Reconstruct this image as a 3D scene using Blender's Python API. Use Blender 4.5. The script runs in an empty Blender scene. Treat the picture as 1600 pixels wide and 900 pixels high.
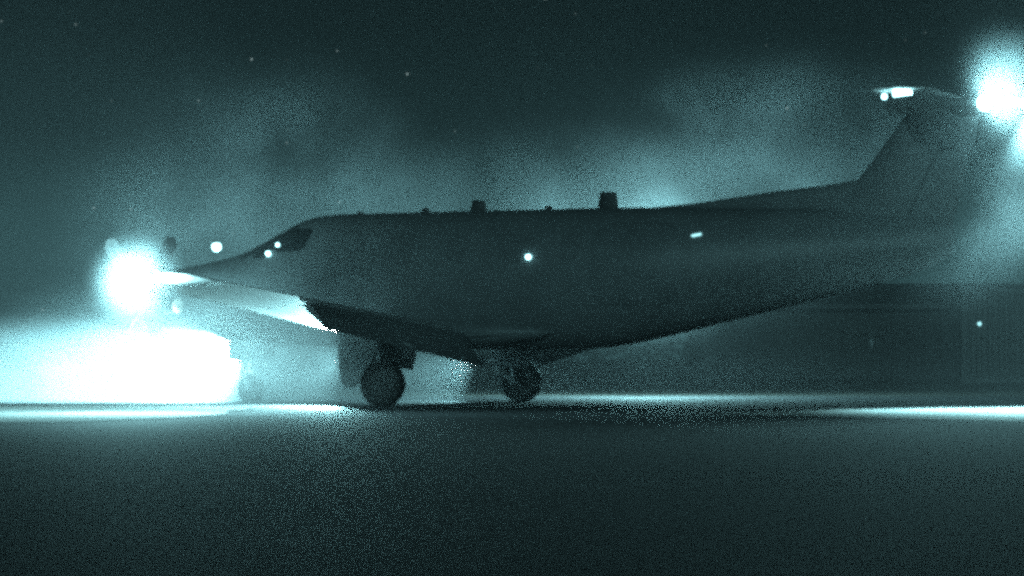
import bpy, bmesh, math, random
from mathutils import Vector, Matrix
random.seed(7)
PI = math.pi
sc = bpy.context.scene
C = sc.collection

# ------------------------------------------------------------------ camera
H_CAM = 0.70
cd = bpy.data.cameras.new('camera'); cam = bpy.data.objects.new('camera', cd); C.objects.link(cam)
cd.sensor_width = 36.0; cd.lens = 102.4; cd.clip_start = 0.1; cd.clip_end = 5000
cam.location = (0, 0, H_CAM)
cam.rotation_euler = (PI/2 + math.radians(1.36), math.radians(0.0), 0)
sc.camera = cam

# ------------------------------------------------------------------ world: night sky through an image intensifier
TEAL = (0.41, 0.92, 0.98)
world = bpy.data.worlds.new('World'); sc.world = world; world.use_nodes = True
nt = world.node_tree; nt.nodes.clear()
def N(tree, kind, **kw):
    n = tree.nodes.new(kind)
    for k, v in kw.items(): setattr(n, k, v)
    return n
wo = N(nt, 'ShaderNodeOutputWorld'); wb = N(nt, 'ShaderNodeBackground')
tc = N(nt, 'ShaderNodeTexCoord'); sx = N(nt, 'ShaderNodeSeparateXYZ')
nt.links.new(tc.outputs['Generated'], sx.inputs[0])
ramp = N(nt, 'ShaderNodeValToRGB')
ramp.color_ramp.interpolation = 'EASE'
e = ramp.color_ramp.elements
SKY = [(0.0, 0.070), (0.04, 0.055), (0.080, 0.015), (0.12, 0.007), (1.0, 0.006)]
while len(e) < len(SKY): e.new(0.5)
for el, (p, v) in zip(e, SKY):
    el.position = p; el.color = (TEAL[0]*v*0.8, TEAL[1]*v, TEAL[2]*v, 1)
nt.links.new(sx.outputs['Z'], ramp.inputs['Fac'])
# faint stars
vor = N(nt, 'ShaderNodeTexVoronoi'); vor.inputs['Scale'].default_value = 170
nt.links.new(tc.outputs['Generated'], vor.inputs['Vector'])
st = N(nt, 'ShaderNodeMapRange'); st.clamp = True
st.inputs['From Min'].default_value = 0.055; st.inputs['From Max'].default_value = 0.02
st.inputs['To Min'].default_value = 0.0; st.inputs['To Max'].default_value = 1.0
nt.links.new(vor.outputs['Distance'], st.inputs['Value'])
sep = N(nt, 'ShaderNodeSeparateColor'); nt.links.new(vor.outputs['Color'], sep.inputs[0])
pw = N(nt, 'ShaderNodeMath', operation='POWER'); pw.inputs[1].default_value = 5
nt.links.new(sep.outputs[0], pw.inputs[0])
mu = N(nt, 'ShaderNodeMath', operation='MULTIPLY'); nt.links.new(st.outputs[0], mu.inputs[0]); nt.links.new(pw.outputs[0], mu.inputs[1])
sm = N(nt, 'ShaderNodeMixRGB', blend_type='ADD'); sm.inputs[0].default_value = 1
sv = N(nt, 'ShaderNodeMixRGB', blend_type='MULTIPLY'); sv.inputs[0].default_value = 1
sv.inputs[1].default_value = (1.1, 1.5, 1.5, 1)
nt.links.new(mu.outputs[0], sv.inputs[2])
nt.links.new(ramp.outputs[0], sm.inputs[1]); nt.links.new(sv.outputs[0], sm.inputs[2])
nt.links.new(sm.outputs[0], wb.inputs['Color'])
wb.inputs['Strength'].default_value = 1.0
nt.links.new(wb.outputs[0], wo.inputs['Surface'])

# added fill: a weak low sun that lifts the dark fuselage side
md = bpy.data.lights.new('fill_sun', 'SUN'); md.energy = 0.32; md.angle = math.radians(0.5); md.color = TEAL
fill_ob = bpy.data.objects.new('fill_sun', md); C.objects.link(fill_ob)
fill_ob.rotation_euler = Vector((0.35, 0.9, -0.20)).to_track_quat('-Z', 'Y').to_euler()

# ------------------------------------------------------------------ render settings
vs = sc.view_settings
vs.view_transform = 'Standard'; vs.look = 'None'; vs.exposure = 0.0; vs.gamma = 1.0
sc.render.engine = 'CYCLES'
cy = sc.cycles
cy.use_denoising = False          # sensor grain: the photograph is full of it
cy.use_adaptive_sampling = True; cy.adaptive_threshold = 0.07; cy.adaptive_min_samples = 40
cy.max_bounces = 5; cy.volume_bounces = 1; cy.diffuse_bounces = 2; cy.glossy_bounces = 2
cy.transparent_max_bounces = 8
cy.sample_clamp_indirect = 0.5
cy.volume_step_rate = 1.0; cy.volume_max_steps = 128
cy.filter_width = 3.7

# ------------------------------------------------------------------ materials
def mat(name, col, rough=0.5, metal=0.0, var=0.0, vscale=4.0, bump=0.0, bscale=40.0, spec=0.5):
    m = bpy.data.materials.new(name); m.use_nodes = True
    t = m.node_tree; b = t.nodes['Principled BSDF']
    b.inputs['Base Color'].default_value = (*col, 1); b.inputs['Roughness'].default_value = rough
    b.inputs['Metallic'].default_value = metal; b.inputs['Specular IOR Level'].default_value = spec
    co = N(t, 'ShaderNodeTexCoord')
    if var:
        n = N(t, 'ShaderNodeTexNoise'); n.inputs['Scale'].default_value = vscale; n.inputs['Detail'].default_value = 6
        t.links.new(co.outputs['Object'], n.inputs['Vector'])
        r = N(t, 'ShaderNodeValToRGB')
        r.color_ramp.elements[0].position = 0.3; r.color_ramp.elements[1].position = 0.7
        r.color_ramp.elements[0].color = (*[c*(1-var) for c in col], 1)
        r.color_ramp.elements[1].color = (*[min(1, c*(1+var)) for c in col], 1)
        t.links.new(n.outputs['Fac'], r.inputs['Fac']); t.links.new(r.outputs[0], b.inputs['Base Color'])
    if bump:
        n2 = N(t, 'ShaderNodeTexNoise'); n2.inputs['Scale'].default_value = bscale; n2.inputs['Detail'].default_value = 8
        t.links.new(co.outputs['Object'], n2.inputs['Vector'])
        bp = N(t, 'ShaderNodeBump'); bp.inputs['Strength'].default_value = bump; bp.inputs['Distance'].default_value = 0.02
        t.links.new(n2.outputs['Fac'], bp.inputs['Height']); t.links.new(bp.outputs[0], b.inputs['Normal'])
    return m
def emis(name, strength, col=TEAL):
    m = bpy.data.materials.new(name); m.use_nodes = True
    b = m.node_tree.nodes['Principled BSDF']
    b.inputs['Base Color'].default_value = (0.6, 0.6, 0.6, 1); b.inputs['Roughness'].default_value = 0.2
    b.inputs['Emission Color'].default_value = (*col, 1); b.inputs['Emission Strength'].default_value = strength
    return m
M_paint = mat('grey aircraft paint', (0.20, 0.21, 0.215), 0.42, var=0.14, vscale=1.6, bump=0.04, bscale=9)
M_wing = mat('wing paint lifted to look lit', (0.50, 0.51, 0.515), 0.45, var=0.10, vscale=1.8, bump=0.04, bscale=9)  # aircraft grey made paler so the wing underside looks lit
M_ctrl = mat('grey control surface paint', (0.18, 0.19, 0.195), 0.45, var=0.12, vscale=3)
M_boot = mat('black rubber de-icing boot', (0.02, 0.02, 0.02), 0.55, var=0.2)
M_glass = mat('dark cockpit glass', (0.05, 0.055, 0.058), 0.12, spec=0.7, var=0.1)
M_rub = mat('tyre rubber', (0.028, 0.028, 0.028), 0.75, var=0.25, vscale=14, bump=0.3, bscale=60)
M_metal = mat('bare gear metal', (0.62, 0.63, 0.64), 0.28, 0.85, var=0.15, vscale=9)
M_white = mat('white gear paint', (0.72, 0.73, 0.73), 0.35, var=0.08, vscale=6)
M_rim = mat('dusty wheel hub', (0.04, 0.04, 0.04), 0.6, 0.3, var=0.3, vscale=12)
M_blade = mat('dark propeller blade', (0.07, 0.07, 0.072), 0.38, var=0.2, vscale=5)
M_spin = mat('polished spinner', (0.55, 0.56, 0.57), 0.25, 0.8, var=0.1)
M_exh = mat('sooty exhaust steel', (0.22, 0.20, 0.19), 0.5, 0.7, var=0.3, vscale=12)
M_ant = mat('black antenna', (0.04, 0.04, 0.042), 0.5, var=0.15)
M_asph = mat('taxiway asphalt', (0.052, 0.053, 0.055), 0.85, var=0.28, vscale=0.6, bump=0.16, bscale=55, spec=0.075)
M_dirt = mat('dry dusty ground', (0.13, 0.125, 0.115), 0.95, var=0.4, vscale=0.35, bump=0.5, bscale=5, spec=0.1)
M_pool = mat('pale light pool ground', (0.28, 0.28, 0.274), 0.9, var=0.25, vscale=0.5, bump=0.2, bscale=30, spec=0.08)  # pale tone that paints the lamps' light pools on the ground
M_blank = mat('blanked window paint', (0.182, 0.19, 0.195), 0.4, var=0.1)
M_wall = mat('dull shed cladding', (0.055, 0.055, 0.056), 0.7, var=0.2, vscale=1.2)
M_roof = mat('dark shed roof', (0.06, 0.06, 0.062), 0.6, var=0.2, vscale=1.5)
M_cont = mat('dark painted steel', (0.035, 0.037, 0.036), 0.55, var=0.3, vscale=2.2)
M_pole = mat('galvanised pole', (0.25, 0.25, 0.25), 0.5, 0.6, var=0.2)
M_leaf = mat('dark scrub foliage', (0.045, 0.055, 0.045), 0.8, var=0.4, vscale=0.4)

# ------------------------------------------------------------------ helpers
def mesh_obj(name, verts, faces, m, parent=None, smooth=True, loc=None):
    me = bpy.data.meshes.new(name); me.from_pydata([tuple(v) for v in verts], [], faces); me.update()
    bm = bmesh.new(); bm.from_mesh(me); bmesh.ops.recalc_face_normals(bm, faces=bm.faces); bm.to_mesh(me); bm.free()
    if smooth:
        me.shade_smooth()
        try: me.set_sharp_from_angle(angle=math.radians(38))
        except Exception: pass
    me.materials.append(m)
    o = bpy.data.objects.new(name, me); C.objects.link(o)
    if parent: o.parent = parent
    if loc: o.location = loc
    return o
def tag(o, label, cat, group=None):
    o['label'] = label; o['category'] = cat
    if group: o['group'] = group
    return o
def struct(o): o['kind'] = 'structure'; return o
def empty(name, loc, rz=0):
    o = bpy.data.objects.new(name, None); C.objects.link(o); o.location = loc; o.rotation_euler = (0, 0, rz)
    o.empty_display_size = 0.3
    return o
def loft(rings, cap=True):
    v, f = [], []; n = len(rings[0])
    for r in rings: v += [tuple(p) for p in r]
    for i in range(len(rings)-1):
        for j in range(n):
            k = (j+1) % n
            f.append((i*n+j, i*n+k, (i+1)*n+k, (i+1)*n+j))
    if cap:
        f.append(tuple(range(n))); f.append(tuple(range((len(rings)-1)*n, len(rings)*n)))
    return v, f
def join(*vfs):
    V, F = [], []
    for v, f in vfs:
        b = len(V); V += list(v); F += [tuple(i+b for i in q) for q in f]
    return V, F
def tube(p0, p1, r0, r1=None, n=14):
    r1 = r0 if r1 is None else r1
    p0, p1 = Vector(p0), Vector(p1); d = (p1-p0).normalized()
    u = d.orthogonal().normalized(); w = d.cross(u)
    rings = [[p + (u*math.cos(a)+w*math.sin(a))*r for a in [2*PI*i/n for i in range(n)]] for p, r in ((p0, r0), (p1, r1))]
    return loft(rings)
def pipe(pts, rad, n=12):
    pts = [Vector(p) for p in pts]; rings = []
    for i, p in enumerate(pts):
        d = (pts[min(i+1, len(pts)-1)]-pts[max(i-1, 0)]).normalized()
        u = Vector((0, 1, 0)); u = (u-d*u.dot(d)).normalized(); w = d.cross(u)
        r = rad[i] if isinstance(rad, (list, tuple)) else rad
        rings.append([p+(u*math.cos(a)+w*math.sin(a))*r for a in [2*PI*k/n for k in range(n)]])
    return loft(rings)
def lathe(profile, axis_o, axis_d, n=28):
    # profile: (along, radius)
    o, d = Vector(axis_o), Vector(axis_d).normalized(); u = d.orthogonal().normalized(); w = d.cross(u)
    rings = [[o+d*a+(u*math.cos(t)+w*math.sin(t))*max(r, 1e-4) for t in [2*PI*k/n for k in range(n)]] for a, r in profile]
    return loft(rings)
def box(x0, x1, y0, y1, z0, z1):
    v = [(x, y, z) for x in (x0, x1) for y in (y0, y1) for z in (z0, z1)]
    return v, [(0,1,3,2),(4,6,7,5),(0,4,5,1),(2,3,7,6),(0,2,6,4),(1,5,7,3)]
def bevelled(o, w=0.01, seg=2):
    b = o.modifiers.new('bevel', 'BEVEL'); b.width = w; b.segments = seg; b.limit_method = 'ANGLE'; return o
def ico(c, r, n=12):
    prof = [(-r*math.cos(PI*i/n), r*math.sin(PI*i/n)) for i in range(n+1)]
    return lathe(prof, c, (0, 0, 1), 16)
def extrude_poly(pts, t):
    # pts: list of Vectors in a plane, thickened by vector t (both ways)
    t = Vector(t)
    return loft([[Vector(p)-t for p in pts], [Vector(p)+t for p in pts]])

# ================================================================== SETTING
gv, gf = [], []
g = mesh_obj('ground', [(-700,-30,0),(700,-30,0),(700,1100,0),(-700,1100,0)], [(0,1,2,3)], M_dirt, smooth=False); struct(g)
# taxiway under and behind the camera, crossing the view, its far shoulder just beyond the aeroplane
tw = mesh_obj('taxiway', [(-690,-25,.006),(690,-25,.006),(690,54,.006),(-690,50,.006)], [(0,1,2,3)], M_asph, smooth=False); struct(tw)

def pool_patch(name, pts):
    # pale patch shaped as a light pool: subdivide and jitter the outline a little
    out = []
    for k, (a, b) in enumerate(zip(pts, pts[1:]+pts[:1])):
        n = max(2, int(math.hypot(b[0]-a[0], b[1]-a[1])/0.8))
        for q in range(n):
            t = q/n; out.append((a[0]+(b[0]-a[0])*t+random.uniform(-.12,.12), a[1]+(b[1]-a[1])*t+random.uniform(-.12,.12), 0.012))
    return struct(mesh_obj(name, out, [tuple(range(len(out)))], M_pool, smooth=False))
pool_patch('light_pool_patch', [(-3.5,36.5),(-3.7,33.0),(-4.6,30.8),(-6.5,30.0),(-60,30.0),(-60,41.5),(-4.4,41.2),(-3.6,39.5)])  # left light pool painted as a pale patch
pool_patch('light_pool_patch', [(2.4,35.6),(4.4,38.4),(7.4,40.4),(40,46.0),(40,27.0),(8.0,28.4),(5.4,31.2)])  # right light pool painted as a pale tapering patch
# ================================================================== AEROPLANE
TH = math.radians(25.6)
ST0 = 5.70                       # station of the main wheels, metres aft of the spinner tip
plane = empty('turboprop_aeroplane', (-0.84, 43.0, 0.0), -TH)
tag(plane, 'dark grey single engine turboprop aeroplane with T-tail standing on the taxiway', 'aeroplane')
def P(st, y, z): return Vector((st-ST0, y, z))
FUS = [ # station, bottom, top, half width, exponent
 (0.42,1.22,1.93,0.34,2.1),(0.55,1.13,1.99,0.40,2.2),(0.9,1.06,2.06,0.46,2.3),(1.4,1.00,2.13,0.52,2.4),
 (1.9,0.95,2.22,0.58,2.4),(2.2,0.92,2.30,0.63,2.4),(2.5,0.90,2.42,0.68,2.4),(2.85,0.88,2.58,0.74,2.4),
 (3.2,0.87,2.74,0.79,2.4),(3.45,0.86,2.82,0.82,2.4),(3.8,0.85,2.845,0.845,2.4),(4.4,0.84,2.85,0.86,2.4),
 (5.4,0.82,2.85,0.865,2.4),(6.6,0.81,2.85,0.865,2.4),(7.6,0.81,2.85,0.86,2.4),(8.1,0.83,2.85,0.85,2.4),
 (8.6,0.90,2.845,0.82,2.35),(9.2,1.02,2.835,0.76,2.3),(10.0,1.20,2.81,0.65,2.2),(11.0,1.42,2.77,0.50,2.1),
 (11.9,1.63,2.71,0.35,2.0),(12.6,1.80,2.65,0.23,2.0),(13.05,1.95,2.58,0.14,2.0),(13.32,2.12,2.50,0.05,2.0)]
def fus_at(st):
    if st <= FUS[0][0]: return FUS[0][1:]
    for a, b in zip(FUS, FUS[1:]):
        if st <= b[0]:
            t = (st-a[0])/(b[0]-a[0]); return tuple(a[i]+(b[i]-a[i])*t for i in range(1, 5))
    return FUS[-1][1:]
def side_y(st, z):
    zb, zt, hw, n = fus_at(st); q = abs((z-(zb+zt)/2)/((zt-zb)/2)); q = min(q, 0.999)
    return hw*(1-q**n)**(1/n)
def top_z(st, y):
    zb, zt, hw, n = fus_at(st); q = min(abs(y)/hw, 0.999)
    return (zb+zt)/2+(zt-zb)/2*(1-q**n)**(1/n)
def fus_ring(st, n_=44, off=0.0):
    zb, zt, hw, n = fus_at(st); r = []
    for k in range(n_):
        a = 2*PI*k/n_; c, s = math.cos(a), math.sin(a)
        r.append(P(st, math.copysign(abs(c)**(2/n), c)*(hw+off), (zb+zt)/2+math.copysign(abs(s)**(2/n), s)*((zt-zb)/2+off)))
    return r
def stations(a, b, step=0.12):
    n = max(2, int((b-a)/step)); return [a+(b-a)*i/n for i in range(n+1)]
mesh_obj('engine_cowling', *loft([fus_ring(s) for s in stations(0.42, 2.18, 0.1)]), M_paint, plane)
mesh_obj('fuselage', *loft([fus_ring(s) for s in stations(2.184, 13.32)]), M_paint, plane)
def side_patch(name, st0, st1, z0, z1, sgn, m, parent=plane, off=0.006, rad=0.3, nx=10, nz=10, slant=0.0):
    # a rounded pane wrapped on the fuselage side, with a rim that turns into the skin
    v, f = [], []; cx, cz = (st0+st1)/2, (z0+z1)/2; hx, hz = (st1-st0)/2, (z1-z0)/2
    n = 28; p = 2/rad if rad else 8
    rings = []
    for k, (sc_, o_) in enumerate([(0.0, off), (0.4, off), (0.75, off), (0.94, off), (1.0, off*0.6), (1.02, -0.012)]):
        r = []
        for i in range(n):
            a = 2*PI*i/n; c, s = math.cos(a), math.sin(a)
            ex = 2/4.5
            x = cx+math.copysign(abs(c)**ex, c)*hx*sc_; z = cz+math.copysign(abs(s)**ex, s)*hz*sc_
            x += slant*(z-cz)
            r.append(P(x, sgn*(side_y(x, z)+o_), z))
        rings.append(r)
    V, F = loft(rings, cap=False)
    return mesh_obj(name, V, F, m, parent)
# cockpit glass, doors, cabin windows
for sgn in (-1, 1):
    side_patch('cockpit_side_window', 3.02, 3.62, 2.27, 2.62, sgn, M_glass, slant=0.35)
    side_patch('cockpit_corner_window', 2.62, 2.94, 2.18, 2.38, sgn, M_glass, slant=0.8)
    for st in ((5.25, 6.15, 7.05, 7.95) if sgn < 0 else (4.2, 5.1, 6.0, 6.9, 7.8)):
        w = side_patch('cabin_window', st-0.17, st+0.17, 2.06, 2.46, sgn, M_blank)
door = side_patch('cabin_door', 3.95, 4.60, 1.22, 2.58, -1, M_ctrl, off=0.009)
mesh_obj('door_handle', *tube(P(4.44, -side_y(4.44, 1.9)-0.014, 1.9), P(4.56, -side_y(4.56, 1.9)-0.014, 1.9), 0.012), M_metal, door)
door = side_patch('cargo_door', 8.25, 9.55, 1.42, 2.60, -1, M_ctrl, off=0.009)
mesh_obj('door_handle', *tube(P(8.85, -side_y(8.85, 1.52)-0.014, 1.52), P(9.0, -side_y(9.0, 1.52)-0.014, 1.52), 0.012), M_metal, door)
for sgn in (-1, 1):     # windscreen halves
    v, f = [], []; nx, ny = 8, 6
    for i in range(nx+1):
        s = 2.30+(3.28-2.30)*i/nx
        for j in range(ny+1):
            q = 0.03+(0.50+0.10*i/nx-0.03)*j/ny
            v.append(P(s, sgn*q, top_z(s, q)+0.007))
    for i in range(nx):
        for j in range(ny):
            a = i*(ny+1)+j; f.append((a, a+1, a+ny+2, a+ny+1))
    o = mesh_obj('windscreen', v, f, M_glass, plane); o.modifiers.new('solid', 'SOLIDIFY').thickness = 0.012
# chin intake, exhausts, spinner, propeller
AX = 1.60
mesh_obj('air_intake', *lathe([(0,0.10),(0.0,0.15),(0.05,0.17),(0.35,0.16),(0.6,0.05)], P(0.43,0,1.16), (1,0,0), 24), M_boot, plane)
for sgn in (-1, 1):
    pts = [P(0.95, sgn*0.36, 1.50), P(1.0, sgn*0.52, 1.50), P(1.12, sgn*0.62, 1.49), P(1.32, sgn*0.68, 1.48)]
    mesh_obj('exhaust_stack', *pipe(pts, [0.12,0.12,0.115,0.11], 18), M_exh, plane)
mesh_obj('spinner', *lathe([(0,0.0),(0.03,0.07),(0.1,0.14),(0.22,0.215),(0.36,0.26),(0.44,0.27),(0.46,0.1)], P(-0.02,0,AX), (1,0,0), 32), M_spin, plane)
def blade_mesh():
    rings = []
    for i in range(15):
        t = i/14; r = 0.2+t*1.135
        ch = 0.10+0.15*math.sin(min(1, t*1.25)*PI*0.62) if t < 0.93 else 0.235*(1-((t-0.93)/0.07)**2*0.72)
        th = 0.05*(1-t)+0.008
        tw_ = math.radians(64-44*t)
        ring = []
        for k in range(14):
            a = 2*PI*k/14; u, w_ = math.cos(a)*ch/2, math.sin(a)*th/2
            ring.append(Vector((u*math.sin(tw_)+w_*math.cos(tw_), u*math.cos(tw_)-w_*math.sin(tw_), r)))
        rings.append(ring)
    return loft(rings)
V, F = blade_mesh(); first = None
for k in range(4):
    if first is None: first = o = mesh_obj('propeller_blade', V, F, M_blade, plane)
    else: o = first.copy(); C.objects.link(o); o.parent = plane
    o.location = P(0.26, 0, AX); o.rotation_euler = (math.radians(48+90*k), 0, 0)

# ---- wing
def foil(x):   # half thickness of the section, x in 0..1
    return 5*(0.2969*math.sqrt(x)-0.126*x-0.3516*x*x+0.2843*x**3-0.1036*x**4)
DIH = math.tan(math.radians(5.25)); ZW0 = 0.93
def chord(s): return 2.15+(1.12-2.15)*s/7.75
def le(s): return 4.62+0.075*s
def wz(s): return ZW0+s*DIH
def section(s, sgn, x0, x1, tk=0.15, n=16, droop=0.0, dx=0.0, dz=0.0, camber=0.02):
    c = chord(s); pts = []
    xs = [x0+(x1-x0)*(1-math.cos(PI*i/n))/2 for i in range(n+1)]
    cam_ = lambda x: camber*4*x*(1-x)
    up = [(x, cam_(x)+foil(x)*tk) for x in xs]; lo = [(x, cam_(x)-foil(x)*tk*0.85) for x in xs]
    loop = up+lo[::-1]
    for x, z in loop:
        X, Z = x*c, z*c
        if droop:
            px, pz = x0*c, cam_(x0)*c
            ddx, ddz = X-px, Z-pz
            X = px+ddx*math.cos(droop)+ddz*math.sin(droop)+dx; Z = pz-ddx*math.sin(droop)+ddz*math.cos(droop)+dz
        pts.append(P(le(s)+X, sgn*s, wz(s)+Z))
    return pts
def sub(a, b, n): return [a+(b-a)*i/n for i in range(n+1)]
for sgn in (-1, 1):
    wing = empty('wing', (0,0,0)); wing.parent = plane
    wing.name = 'wing'
    # main box: full chord outboard of the control surfaces is built from butted pieces
    mesh_obj('wing_panel', *join(
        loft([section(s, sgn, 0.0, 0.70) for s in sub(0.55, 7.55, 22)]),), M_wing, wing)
    mesh_obj('wing_root_panel', *loft([section(s, sgn, 0.703, 1.0) for s in sub(0.55, 0.92, 3)]), M_paint, wing)
    mesh_obj('flap', *loft([section(s, sgn, 0.72, 1.0, droop=math.radians(45), dx=0.10, dz=-0.06) for s in sub(0.95, 5.22, 14)]), M_ctrl, wing)
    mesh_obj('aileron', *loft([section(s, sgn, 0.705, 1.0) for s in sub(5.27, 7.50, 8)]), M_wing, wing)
    # de-icing boot, a sheet just proud of the nose of the section
    rings = []
    for s in sub(0.95, 7.5, 12):
        c = chord(s); r = []
        for i in range(13):
            q = (i-6)/6; x = 0.07*q*q; z = 0.02*4*x*(1-x)+math.copysign(foil(x)*(0.15 if q > 0 else 0.1275), q)
            r.append(P(le(s)+x*c-0.004*(1-abs(q)), sgn*s, wz(s)+z*c+0.004*q))
        rings.append(r)
    v = [p for r in rings for p in r]; f = [(i*13+j, i*13+j+1, (i+1)*13+j+1, (i+1)*13+j) for i in range(len(rings)-1) for j in range(12)]
    mesh_obj('deicing_boot', v, f, M_boot, wing)
    # winglet: curls up and back
    rings = []
    for i in range(11):
        t = i/10; a = t*math.radians(20)
        R_ = 1.15
        s_ = 7.555+R_*math.sin(a)*1.05; zz = wz(7.555)+R_*(1-math.cos(a))*1.05
        c = chord(7.555)*(1-0.55*t**1.6); x0 = le(7.555)+0.40*t**1.3
        r = []
        xs = [(1-math.cos(PI*k/10))/2 for k in range(11)]
        lp = [(x, foil(x)*0.13) for x in xs]+[(x, -foil(x)*0.11) for x in xs[::-1]]
        for x, z in lp:
            zc = z*c+0.02*4*x*(1-x)*c*(1-t)
            r.append(P(x0+x*c, sgn*(s_-zc*math.sin(a)), zz+zc*math.cos(a)))
        rings.append(r)
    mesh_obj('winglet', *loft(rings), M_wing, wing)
    for s in (1.5, 3.1):    # flap track fairings
        c = chord(s)
        mesh_obj('flap_track_fairing', *lathe([(0,0.005),(0.12,0.05),(0.35,0.075),(0.62,0.06),(0.86,0.008)], P(le(s)+0.55*c, sgn*s, wz(s)-0.085*c), (1,0,-0.28), 14), M_paint, wing)
    mesh_obj('static_wick', *tube(P(le(7.3)+chord(7.3), sgn*7.3, wz(7.3)), P(le(7.3)+chord(7.3)+0.16, sgn*7.3, wz(7.3)-0.02), 0.005, 0.003, 6), M_ant, wing)
    # wing to body fairing
    rings = []
    for i in range(15):
        t = i/14; s = 4.2+3.4*t; w_ = 0.34*math.sin(PI*t)**0.6+0.01
        yc, zc = side_y(s, 1.12)-0.06, 1.06
        rings.append([P(s, sgn*(yc+math.cos(a)*w_*0.8), zc+math.sin(a)*w_*0.62) for a in [2*PI*k/16 for k in range(16)]])
    mesh_obj('wing_fairing', *loft(rings), M_paint, wing)

# ---- tail: dorsal fillet, fin, rudder, bullet, tailplane
def fin_ring(z, x0, x1, tk, n=10, f0=0.0, f1=1.0):
    xs = [f0+(f1-f0)*(1-math.cos(PI*k/n))/2 for k in range(n+1)]; c = x1-x0
    lp = [(x, foil(x)*tk) for x in xs]+[(x, -foil(x)*tk) for x in xs[::-1]]
    return [P(x0+x*c, y*c, z) for x, y in lp]
def fin_le(z): return 11.92+(z-3.12)*0.80
def fin_te(z): return 13.30+(z-2.5)*0.26
mesh_obj('fin', *loft([fin_ring(z, fin_le(z), fin_te(z), 0.11, f1=0.64) for z in sub(2.45, 4.05, 10)]), M_paint, plane)
mesh_obj('rudder', *loft([fin_ring(z, fin_le(z), fin_te(z), 0.11, f0=0.648) for z in sub(2.38, 4.0, 10)]), M_ctrl, plane)
rings = []     # dorsal fillet running forward along the spine
HF = [(8.4,-0.03),(9.0,0.01),(9.68,0.08),(10.65,0.23),(11.4,0.34),(11.9,0.44),(12.2,0.58),(12.4,0.74)]
for i in range(25):
    t = i/24; s = 8.4+4.0*t
    for a_, b_ in zip(HF, HF[1:]):
        if s <= b_[0]+1e-6: h = a_[1]+(b_[1]-a_[1])*(s-a_[0])/(b_[0]-a_[0]); break
    zb = fus_at(s)[1]-0.08; w_ = 0.04+0.05*t; hh = (h+0.08)
    rings.append([P(s, math.cos(a)*w_*(1.2 if math.sin(a) < 0 else 0.6), zb+hh*0.5+math.sin(a)*hh*0.5) for a in [2*PI*k/12 for k in range(12)]])
mesh_obj('dorsal_fillet', *loft(rings), M_paint, plane)
ZT = 4.12
mesh_obj('tail_bullet', *lathe([(0,0.01),(0.12,0.06),(0.4,0.105),(1.0,0.12),(1.6,0.10),(2.0,0.055),(2.12,0.02)], P(12.30,0,ZT+0.02), (1,0,0), 22), M_paint, plane)
for sgn in (-1, 1):
    tp = empty('tailplane', (0,0,0)); tp.parent = plane
    def tsec(s, f0, f1, n=12):
        c = 1.22+(0.80-1.22)*s/2.6; x0 = 12.48+0.20*s; xs = [f0+(f1-f0)*(1-math.cos(PI*k/n))/2 for k in range(n+1)]
        lp = [(x, foil(x)*0.11) for x in xs]+[(x, -foil(x)*0.11) for x in xs[::-1]]
        return [P(x0+x*c, sgn*s, ZT+0.03+z*c-0.0*s) for x, z in lp]
    mesh_obj('tailplane_panel', *loft([tsec(s, 0, 0.62) for s in sub(0.05, 2.55, 8)]), M_paint, tp)
    mesh_obj('elevator', *loft([tsec(s, 0.63, 1.0) for s in sub(0.14, 2.55, 8)]), M_ctrl, tp)
    mesh_obj('tip_cap', *loft([[P(12.48+0.20*2.555+0.80*x+0.10*t*t, sgn*(2.555+0.07*t), ZT+0.03+z*(1-0.75*t*t)) for x, z in
              [((1-math.cos(PI*k/10))/2*(1-0.15*t), foil((1-math.cos(PI*k/10))/2)*0.11*0.85) for k in range(11)]+[((1-math.cos(PI*k/10))/2*(1-0.15*t), -foil((1-math.cos(PI*k/10))/2)*0.11*0.85) for k in range(10, -1, -1)]] for t in (0, 0.5, 0.85, 1.0)]), M_white, tp)
# antennas on the spine and belly
def blade_ant(st, h, c, name='blade_antenna', z=None, up=1):
    z = fus_at(st)[1]-0.01 if z is None else z
    rings = []
    for t in (0, 0.35, 0.7, 0.93, 1.0):
        cc = c*(1-0.25*t-(0.3 if t == 1.0 else 0)); x0 = st+0.14*c*t
        rings.append([P(x0+x*cc, y*cc, z+up*h*t) for x, y in [((1-math.cos(PI*k/8))/2, foil((1-math.cos(PI*k/8))/2)*0.16) for k in range(9)]+[((1-math.cos(PI*k/8))/2, -foil((1-math.cos(PI*k/8))/2)*0.16) for k in range(7, 0, -1)]])
    return mesh_obj(name, *loft(rings), M_ant, plane)
blade_ant(5.95, 0.17, 0.27); blade_ant(8.0, 0.24, 0.33); blade_ant(5.13, 0.07, 0.16); blade_ant(7.15, 0.06, 0.14); blade_ant(4.05, 0.05, 0.12)

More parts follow.
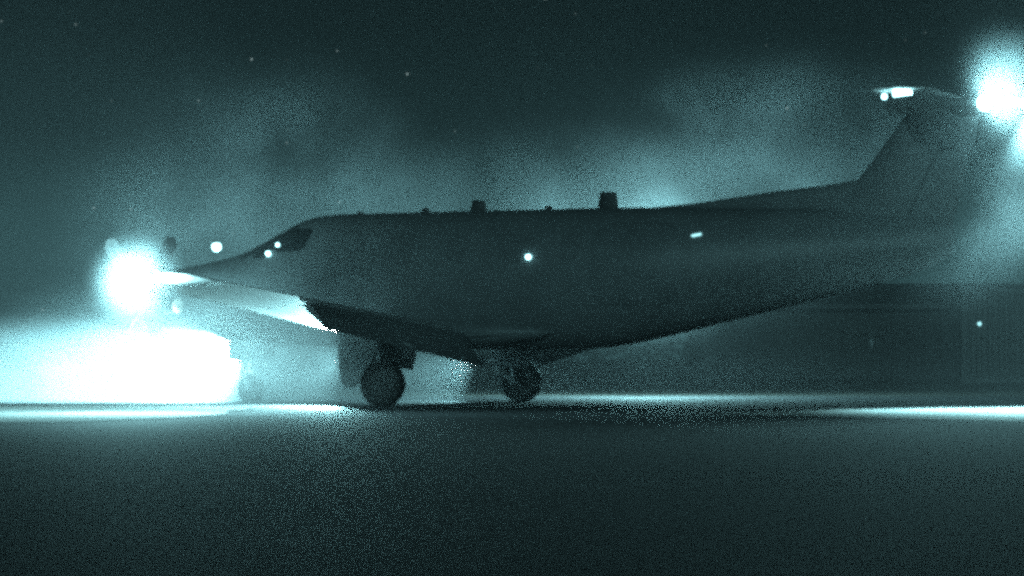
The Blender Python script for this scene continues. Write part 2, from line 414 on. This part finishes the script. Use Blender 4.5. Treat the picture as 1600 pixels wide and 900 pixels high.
# ---- landing gear
def wheel(parent, st, y, r, w, tread=6):
    tyre = []
    prof = [(-w*0.36, r*0.56), (-w*0.47, r*0.66), (-w*0.5, r*0.80), (-w*0.43, r*0.92)]
    for i in range(tread):
        a = -w*0.36+w*0.72*i/(tread-1)
        z = r*(1-0.055*(2*abs(a)/w)**2.2)
        prof += [(a-0.006, z), (a-0.004, z-0.010), (a+0.004, z-0.010), (a+0.006, z)]
    prof += [(w*0.43, r*0.92), (w*0.5, r*0.80), (w*0.47, r*0.66), (w*0.36, r*0.56)]
    wh = empty('wheel', P(st, y, r)); wh.parent = parent
    mesh_obj('tyre', *lathe(prof, (0,0,0), (0,1,0), 40), M_rub, wh)
    mesh_obj('rim', *lathe([(-w*0.37,r*0.555),(-w*0.36,r*0.50),(-w*0.22,r*0.44),(-w*0.24,r*0.20),(-w*0.40,r*0.16),(-w*0.42,0.01),(w*0.42,0.01),(w*0.40,r*0.16),(w*0.24,r*0.20),(w*0.22,r*0.44),(w*0.36,r*0.50),(w*0.37,r*0.555)], (0,0,0), (0,1,0), 32), M_rim, wh)
    return wh
for sgn in (-1, 1):
    gear = empty('main_landing_gear', (0,0,0)); gear.parent = plane
    Y = sgn*2.265
    wheel(gear, 5.70, Y, 0.325, 0.22)
    mesh_obj('leg', *join(tube(P(5.46, Y-sgn*0.19, 1.08), P(5.42, Y-sgn*0.19, 0.52), 0.062, 0.052),
                          tube(P(5.40, Y-sgn*0.25, 0.50), P(5.40, Y-sgn*0.10, 0.50), 0.06)), M_white, gear)
    mesh_obj('trailing_link', *join(tube(P(5.40, Y-sgn*0.17, 0.50), P(5.70, Y-sgn*0.17, 0.325), 0.055, 0.05),
                          tube(P(5.70, Y-sgn*0.20, 0.325), P(5.70, Y+sgn*0.02, 0.325), 0.045)), M_white, gear)
    mesh_obj('shock_absorber', *join(tube(P(5.66, Y-sgn*0.17, 0.40), P(5.58, Y-sgn*0.17, 0.72), 0.034),
                          tube(P(5.60, Y-sgn*0.17, 0.66), P(5.50, Y-sgn*0.18, 0.98), 0.05)), M_metal, gear)
    mesh_obj('side_brace', *tube(P(5.46, Y-sgn*0.19, 0.85), P(5.46, Y-sgn*0.85, 0.98), 0.028), M_white, gear)
    # door carried on the leg, outboard of the wheel, slightly bowed
    pts = [(5.08,1.06),(5.10,0.62),(5.16,0.34),(5.24,0.27),(5.36,0.27),(5.44,0.36),(5.52,0.52),(5.62,0.62),(5.70,0.80),(5.72,1.08)]
    a = [P(s, Y+sgn*(0.15+0.06*(1.06-z)), z) for s, z in pts]; b = [p+Vector((0, sgn*0.022, 0)) for p in a]
    mesh_obj('gear_door', *loft([a, b]), M_paint, gear, smooth=False)
    a = [P(s, Y-sgn*(0.30+0.10*(1.0-z)), z) for s, z in [(5.42,1.0),(5.44,0.58),(5.98,0.52),(6.04,0.66),(6.06,1.0)]]; b = [p-Vector((0, sgn*0.018, 0)) for p in a]
    mesh_obj('inner_gear_door', *loft([a, b]), M_paint, gear, smooth=False)
    mesh_obj('landing_light', *lathe([(0,0.085),(0.02,0.095),(0.09,0.07),(0.13,0.02)], P(5.03, Y-sgn*0.10, 0.64), (1,0,0), 20), M_metal, gear)
    mesh_obj('light_bracket', *tube(P(5.12, Y-sgn*0.10, 0.64), P(5.43, Y-sgn*0.17, 0.66), 0.018), M_metal, gear)
    mesh_obj('brake_line', *pipe([P(5.47, Y-sgn*0.12, 1.0), P(5.50, Y-sgn*0.11, 0.8), P(5.49, Y-sgn*0.10, 0.6), P(5.58, Y-sgn*0.10, 0.46), P(5.69, Y-sgn*0.11, 0.36)], 0.009, 8), M_ant, gear)
ng = empty('nose_landing_gear', (0,0,0)); ng.parent = plane
wheel(ng, 2.22, 0, 0.215, 0.15, 4)
mesh_obj('leg', *join(tube(P(2.12,0,0.98), P(2.14,0,0.46), 0.055, 0.045), tube(P(2.13,-0.13,0.47), P(2.13,0.13,0.47), 0.04)), M_white, ng)
mesh_obj('wheel_fork', *join(*[tube(P(2.13, q*0.11, 0.47), P(2.22, q*0.11, 0.215), 0.03, 0.026) for q in (-1, 1)], tube(P(2.22,-0.12,0.215), P(2.22,0.12,0.215), 0.022)), M_white, ng)
mesh_obj('drag_strut', *tube(P(2.13,0,0.62), P(2.62,0,0.92), 0.026), M_white, ng)
for sgn in (-1, 1):
    a = [P(s, sgn*(0.21+0.05*(0.93-z)), z) for s, z in [(1.95,0.95),(1.96,0.70),(2.02,0.66),(2.48,0.66),(2.54,0.71),(2.56,0.93)]]; b = [p+Vector((0, sgn*0.016, 0)) for p in a]
    mesh_obj('gear_door', *loft([a, b]), M_paint, ng, smooth=False)
mesh_obj('taxi_light', *lathe([(0,0.075),(0.02,0.085),(0.07,0.06),(0.10,0.02)], P(2.01,0,0.70), (1,0,0), 20), M_metal, ng)

# ---- lit lamps and glowing marks of the aeroplane: lens mesh plus the lamp behind it
def lamp(name, kind, loc, power, radius, parent=plane, aim=None, size=None, blend=0.5):
    d = bpy.data.lights.new(name, kind); d.energy = power; d.color = TEAL; d.shadow_soft_size = radius
    if kind == 'SPOT': d.spot_size = math.radians(size); d.spot_blend = blend
    o = bpy.data.objects.new(name, d); C.objects.link(o); o.parent = parent; o.location = loc
    if aim is not None: o.rotation_euler = Vector(aim).to_track_quat('-Z', 'Y').to_euler()
    return o
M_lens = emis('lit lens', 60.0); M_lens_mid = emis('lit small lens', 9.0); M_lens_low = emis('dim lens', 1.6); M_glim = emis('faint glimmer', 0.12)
TIP = P(5.42, -7.98, 1.62)
def lens(name, loc, r, m, parent=plane): return mesh_obj(name, *ico((0,0,0), r, 8), m, parent, loc=loc)
W_TIP, W_TAIL, W_TAXI, W_LAND = 1250, 4000, 9500, 5600
lens('wingtip_light', TIP, 0.10, M_lens); mesh_obj('lamp_stalk', *tube(TIP+Vector((0.05,0.05,0)), TIP+Vector((0.10,0.16,0.13)), 0.03, 0.05), M_paint, plane); lamp('wingtip_lamp', 'POINT', TIP+Vector((-0.05,-0.17,0.0)), W_TIP, 0.05)
TIP2 = Vector((TIP.x, -TIP.y, TIP.z))
lens('wingtip_light', TIP2, 0.05, M_lens); lamp('wingtip_lamp', 'POINT', TIP2+Vector((-0.03,0.11,0.0)), 2700, 0.05)
TL = P(13.78, -0.06, ZT+0.03)
lens('tail_light', TL, 0.10, M_lens); lamp('tail_lamp', 'SPOT', TL+Vector((0.10,-0.18,0)), W_TAIL*0.55, 0.05, aim=(1,-0.55,0.30), size=156, blend=0.4)
TL2 = P(14.38, -0.02, ZT+0.0)
lens('tail_strobe', TL2, 0.09, M_lens); lamp('tail_strobe_lamp', 'SPOT', TL2+Vector((0.12,-0.14,0)), W_TAIL*2.6, 0.05, aim=(0.46,-0.12,-1), size=116, blend=0.7)
for sgn in (-1, 1):
    lamp('landing_lamp', 'SPOT', P(4.98, sgn*2.16, 0.64), W_LAND if sgn < 0 else W_LAND*0.09, 0.10, aim=(-0.62, -0.8, 0.12) if sgn < 0 else (-0.9, -0.35, 0.05), size=168, blend=0.35)
lamp('taxi_lamp', 'SPOT', P(1.97, 0, 0.70), W_TAXI, 0.06, aim=(-1, 0, -0.02), size=145, blend=1.0)
for (s, z, r) in ((2.90, 2.25, 0.035), (3.05, 2.38, 0.026)): lens('cockpit_lamp', P(s, -side_y(s, z)-0.02, z), r, M_lens_mid)
lens('cabin_lamp', P(7.30, -side_y(7.30, 2.13)-0.02, 2.13), 0.035, M_lens_mid)
mesh_obj('fuselage_bright_dash', *tube(P(9.72, -side_y(9.72, 2.40)-0.012, 2.395), P(9.85, -side_y(9.85, 2.42)-0.012, 2.42), 0.016), M_lens_low, plane)  # short glowing dash on the rear fuselage side
lens('tailplane_tip_glow', P(13.20, -2.63, ZT-0.07), 0.035, M_lens_mid)  # glowing ball standing in for the bright tailplane tip
mesh_obj('tip_cap_glint', *tube(P(13.33, -2.64, ZT-0.03), P(13.56, -2.62, ZT-0.03), 0.05, 0.025), M_lens_mid, plane)  # glowing tube stands in for light reflected off the tip cap

# ================================================================== BACKGROUND THINGS
F_PX = 4551.0
def at(px, py, depth):   # a place in the yard from its bearing and its distance
    return ((px-800)/F_PX*depth, depth, H_CAM+(558-py)/F_PX*depth)
def mast(px, py, depth, label, r, lens_m, arm=0.9, power=0):
    x, y, z = at(px, py, depth)
    t = empty('apron_light_mast', (x-arm, y, 0)); tag(t, label, 'light mast', 'light masts in the distance')
    mesh_obj('pole', *lathe([(0,0.20),(0.03,0.20),(0.04,0.09),(z+0.2,0.05),(z+0.22,0.01)], (0,0,0), (0,0,1), 12), M_pole, t)
    mesh_obj('arm', *pipe([(0,0,z+0.05),(arm*0.5,0,z+0.17),(arm,0,z+0.14)], [0.035,0.03,0.03], 8), M_pole, t)
    mesh_obj('lamp_head', *lathe([(0,0.06),(0.04,0.2),(0.12,0.14),(0.16,0.03)], (arm,0,z+0.02), (0,0,1), 14), M_pole, t)
    mesh_obj('lamp_lens', *ico((arm,0,z-0.10), r, 8), lens_m, t)
    return t
mast(338, 382, 120, 'tall lamp mast with bright lamp showing above the engine cowling', 0.19, M_lens_mid, arm=1.2)
mast(36, 507, 210, 'dim small lamp mast far left near the photo edge, left of a pair', 0.15, M_glim, arm=0.5)
mast(49, 497, 210, 'dim small lamp mast far left near the photo edge, right of a pair', 0.15, M_glim, arm=0.5)

# long low shed behind the tail
shed = empty('storage_shed', (16.5, 92, 0)); tag(shed, 'long low dark storage shed behind the aeroplane tail', 'shed')
L = 21.0; Hh = 2.5
v, f = join(box(-L/2, L/2, 0.02, 9, 0, Hh-0.3)); mesh_obj('wall', v, f, M_wall, shed, smooth=False)
n = 42
for k in range(n):
    x = -L/2+L*(k+0.5)/n
    o = mesh_obj('cladding_panel', *box(-L/n*0.46, L/n*0.46, -0.05, 0.016, 0.1, Hh-0.34), M_wall, shed, smooth=False, loc=(x, 0, 0)) if k == 0 else o.copy()
    if k: C.objects.link(o); o.location = (x, 0, 0)
rv = [(-L/2-0.4,-0.6,Hh-0.28),(L/2+0.4,-0.6,Hh-0.28),(L/2+0.4,4.5,Hh+0.5),(-L/2-0.4,4.5,Hh+0.5),(L/2+0.4,9.6,Hh-0.28),(-L/2-0.4,9.6,Hh-0.28)]
rv2 = [(x, y, z+0.14) for x, y, z in rv]
mesh_obj('roof', rv+rv2, [(0,1,2,3),(3,2,4,5),(6,7,8,9),(9,8,10,11),(0,1,7,6),(5,4,10,11),(0,3,9,6),(3,5,11,9),(1,2,8,7),(2,4,10,8)], M_roof, shed, smooth=False)
for k in range(3):
    dx = -6.5+k*6.5
    d = mesh_obj('sliding_door', *box(dx-1.6, dx+1.6, -0.13, -0.06, 0.03, 2.05), M_cont, shed, smooth=False)
    mesh_obj('door_handle', *box(dx+1.3, dx+1.36, -0.18, -0.131, 1.0, 1.3), M_metal, d, smooth=False)

# dark shipping container at the right edge
cx, cyy, _ = at(1502, 450, 76)
ct = empty('shipping_container', (cx, cyy, 0), math.radians(-6)); tag(ct, 'dark steel shipping container at the right edge behind the tail', 'container')
CL, CH = 6.06, 2.50
mesh_obj('body', *box(0.05, CL-0.05, 0.06, 2.4, 0.14, CH-0.06), M_cont, ct, smooth=False)
n = 20; o = None
for k in range(n):
    x = 0.18+(CL-0.36)*(k+0.5)/n; w_ = (CL-0.36)/n
    if o is None: o = mesh_obj('corrugation', [(-w_*.36,0.058,0.16),(-w_*.2,0.022,0.16),(w_*.2,0.022,0.16),(w_*.36,0.058,0.16),(-w_*.36,0.058,CH-.13),(-w_*.2,0.022,CH-.13),(w_*.2,0.022,CH-.13),(w_*.36,0.058,CH-.13)], [(0,1,5,4),(1,2,6,5),(2,3,7,6),(0,3,2,1),(4,5,6,7),(0,4,7,3)], M_cont, ct, smooth=False)
    else: o = o.copy(); C.objects.link(o)
    o.location = (x, 0, 0)
for x in (0.0, CL-0.16): mesh_obj('corner_post', *box(x, x+0.16, 0.0, 0.16, 0, CH), M_cont, ct, smooth=False)
mesh_obj('top_rail', *box(0.162, CL-0.162, 0.004, 0.1, CH-0.12, CH-0.004), M_cont, ct, smooth=False)
mesh_obj('bottom_rail', *box(0.162, CL-0.162, 0.004, 0.1, 0.02, 0.155), M_cont, ct, smooth=False)
lx, ly, lz = at(1530, 505, 74.6)
mesh_obj('wall_lamp', *ico(((1530-1502)/F_PX*76, -0.05, lz), 0.05, 8), M_lens_low, ct)

# scrub and trees on the skyline: one far mass
v, f = [], []
for i in range(9000):
    x = random.uniform(-170, 170); y = 330+random.uniform(0, 30)
    top = 2.6+1.6*math.sin(x*0.05+1)+1.0*math.sin(x*0.21)+0.8*math.sin(x*0.63+2)
    z = random.uniform(0, max(0.8, top))*1.0
    a, b_ = random.uniform(0, 2*PI), random.uniform(-0.9, 0.9); r = random.uniform(0.25, 0.7)
    u = Vector((math.cos(a), math.sin(a), b_)).normalized()*r; w_ = u.cross(Vector((random.uniform(-1,1), random.uniform(-1,1), 0.6))).normalized()*r
    q = len(v); p = Vector((x, y, z+0.3)); v += [p-u, p-w_, p+u*0.9, p+w_]; f.append((q, q+1, q+2, q+3))
o = mesh_obj('far_scrub', v, f, M_leaf, smooth=False); tag(o, 'far dark line of scrub along the skyline', 'scrub'); o['kind'] = 'stuff'

# ================================================================== AIR: haze and blown dust
def volume(name, dens, col=(0.92, 0.97, 1.0), aniso=0.0):
    m = bpy.data.materials.new(name); m.use_nodes = True; t = m.node_tree; t.nodes.clear()
    out = N(t, 'ShaderNodeOutputMaterial'); pv = N(t, 'ShaderNodeVolumePrincipled')
    pv.inputs['Color'].default_value = (*col, 1); pv.inputs['Density'].default_value = dens; pv.inputs['Anisotropy'].default_value = aniso
    t.links.new(pv.outputs[0], out.inputs['Volume'])
    m.cycles.volume_sampling = 'EQUIANGULAR'
    return m, t, pv
M_haze, _, _ = volume('night haze', 0.0011)
hz = mesh_obj('haze', *box(-720, 720, -50, 1120, -1.0, 14.0), M_haze, smooth=False); hz['kind'] = 'stuff'
hz['label'] = 'thin pale night haze filling the air'; hz['category'] = 'haze'

def dust(name, label, centre, half, dens, seed, nscale, rz=0, aniso=0.0, lo=0.08):
    """a soft-edged ragged puff: density falls to nothing inside its box"""
    m, t, pv = volume(name+' air', 0.0, aniso=aniso)
    co = N(t, 'ShaderNodeTexCoord')
    mp = N(t, 'ShaderNodeMapping'); mp.inputs['Location'].default_value = (seed*3.1, seed*1.7, seed)
    mp.inputs['Scale'].default_value = (half[0]*nscale, half[1]*nscale, half[2]*nscale)
    t.links.new(co.outputs['Object'], mp.inputs[0])
    nz = N(t, 'ShaderNodeTexNoise'); nz.inputs['Detail'].default_value = 3.5; nz.inputs['Scale'].default_value = 1.0
    t.links.new(mp.outputs[0], nz.inputs['Vector'])
    ln = N(t, 'ShaderNodeVectorMath', operation='LENGTH'); t.links.new(co.outputs['Object'], ln.inputs[0])
    fall = N(t, 'ShaderNodeMapRange', interpolation_type='SMOOTHERSTEP'); fall.inputs['From Min'].default_value = 1.0; fall.inputs['From Max'].default_value = 0.15
    t.links.new(ln.outputs['Value'], fall.inputs['Value'])
    nr = N(t, 'ShaderNodeMapRange', interpolation_type='SMOOTHSTEP'); nr.inputs['From Min'].default_value = 0.36; nr.inputs['From Max'].default_value = 0.64
    nr.inputs['To Min'].default_value = lo
    t.links.new(nz.outputs['Fac'], nr.inputs['Value'])
    a = N(t, 'ShaderNodeMath', operation='MULTIPLY'); t.links.new(fall.outputs[0], a.inputs[0]); t.links.new(nr.outputs[0], a.inputs[1])
    b = N(t, 'ShaderNodeMath', operation='MULTIPLY'); t.links.new(a.outputs[0], b.inputs[0]); b.inputs[1].default_value = dens
    t.links.new(b.outputs[0], pv.inputs['Density'])
    V, F = ico((0,0,0), 1.0, 12)
    o = mesh_obj('dust_cloud', V, F, m); o.location = centre; o.scale = half; o.rotation_euler = (0, 0, rz)
    o['kind'] = 'stuff'; o['label'] = label; o['category'] = 'dust'
    return o
fw = Vector((-math.cos(TH), math.sin(TH), 0)); base = Vector(plane.location)
dust('blown dust', 'bright blown dust under the nose lit by the lamps', base+fw*4.5+Vector((0,-0.4,0.5)), (4.0, 4.0, 1.9), 0.15, 1, 0.55, -TH, lo=0.3)
dust('blown dust', 'low bright dust streaming along the ground ahead of the aeroplane', base+fw*8.6+Vector((0,-0.2,0.2)), (6.8, 4.5, 1.35), 0.32, 9, 0.6, -TH, lo=0.3)
dust('blown dust', 'low dust sheet under the wings and wheels', base-fw*1.0+Vector((0,1.5,0.2)), (9.5, 4.5, 0.95), 0.045, 10, 0.6, -TH, lo=0.3)


Mw = Matrix.Translation(plane.location) @ Matrix.Rotation(-TH, 4, 'Z')
dust('wingtip bloom puff', 'small added puff imitating the glare bloom of the near wingtip lamp', Mw @ (TIP+Vector((-0.03,-0.11,0))), (0.75, 0.75, 0.75), 0.11, 3, 0.4, lo=0.6)  # added volume, gives the wingtip lamp its halo of glare
dust('tail bloom puff', 'added puff imitating the glare bloom of the tail lamps', Mw @ (TL+Vector((0.2,-0.12,0))), (1.5, 1.3, 1.3), 0.07, 4, 0.4, lo=0.6)  # added volume that spreads the tail lamps into a glare halo
def apos(px, py, depth): return Vector(at(px, py, depth))
dust('plume', 'pale dust plume rising above the nose', apos(395, 330, 49), (4.0, 3.0, 3.3), 0.13, 5, 0.75)
dust('plume', 'long low dust plume behind the fuselage', apos(900, 360, 50.5), (8.0, 3.0, 2.3), 0.06, 6, 0.6)
dust('plume', 'thin dust plume drifting up past the tail', apos(1260, 240, 48), (4.8, 3.0, 2.2), 0.085, 7, 0.7)
dust('plume', 'faint dust veil between the near wing and the fuselage', apos(720, 430, 39.5), (4.6, 1.6, 1.5), 0.045, 8, 0.5)
dust('plume', 'faint dust veil hanging in front of the tail', apos(1440, 320, 37.0), (2.4, 1.4, 1.8), 0.13, 11, 0.5)
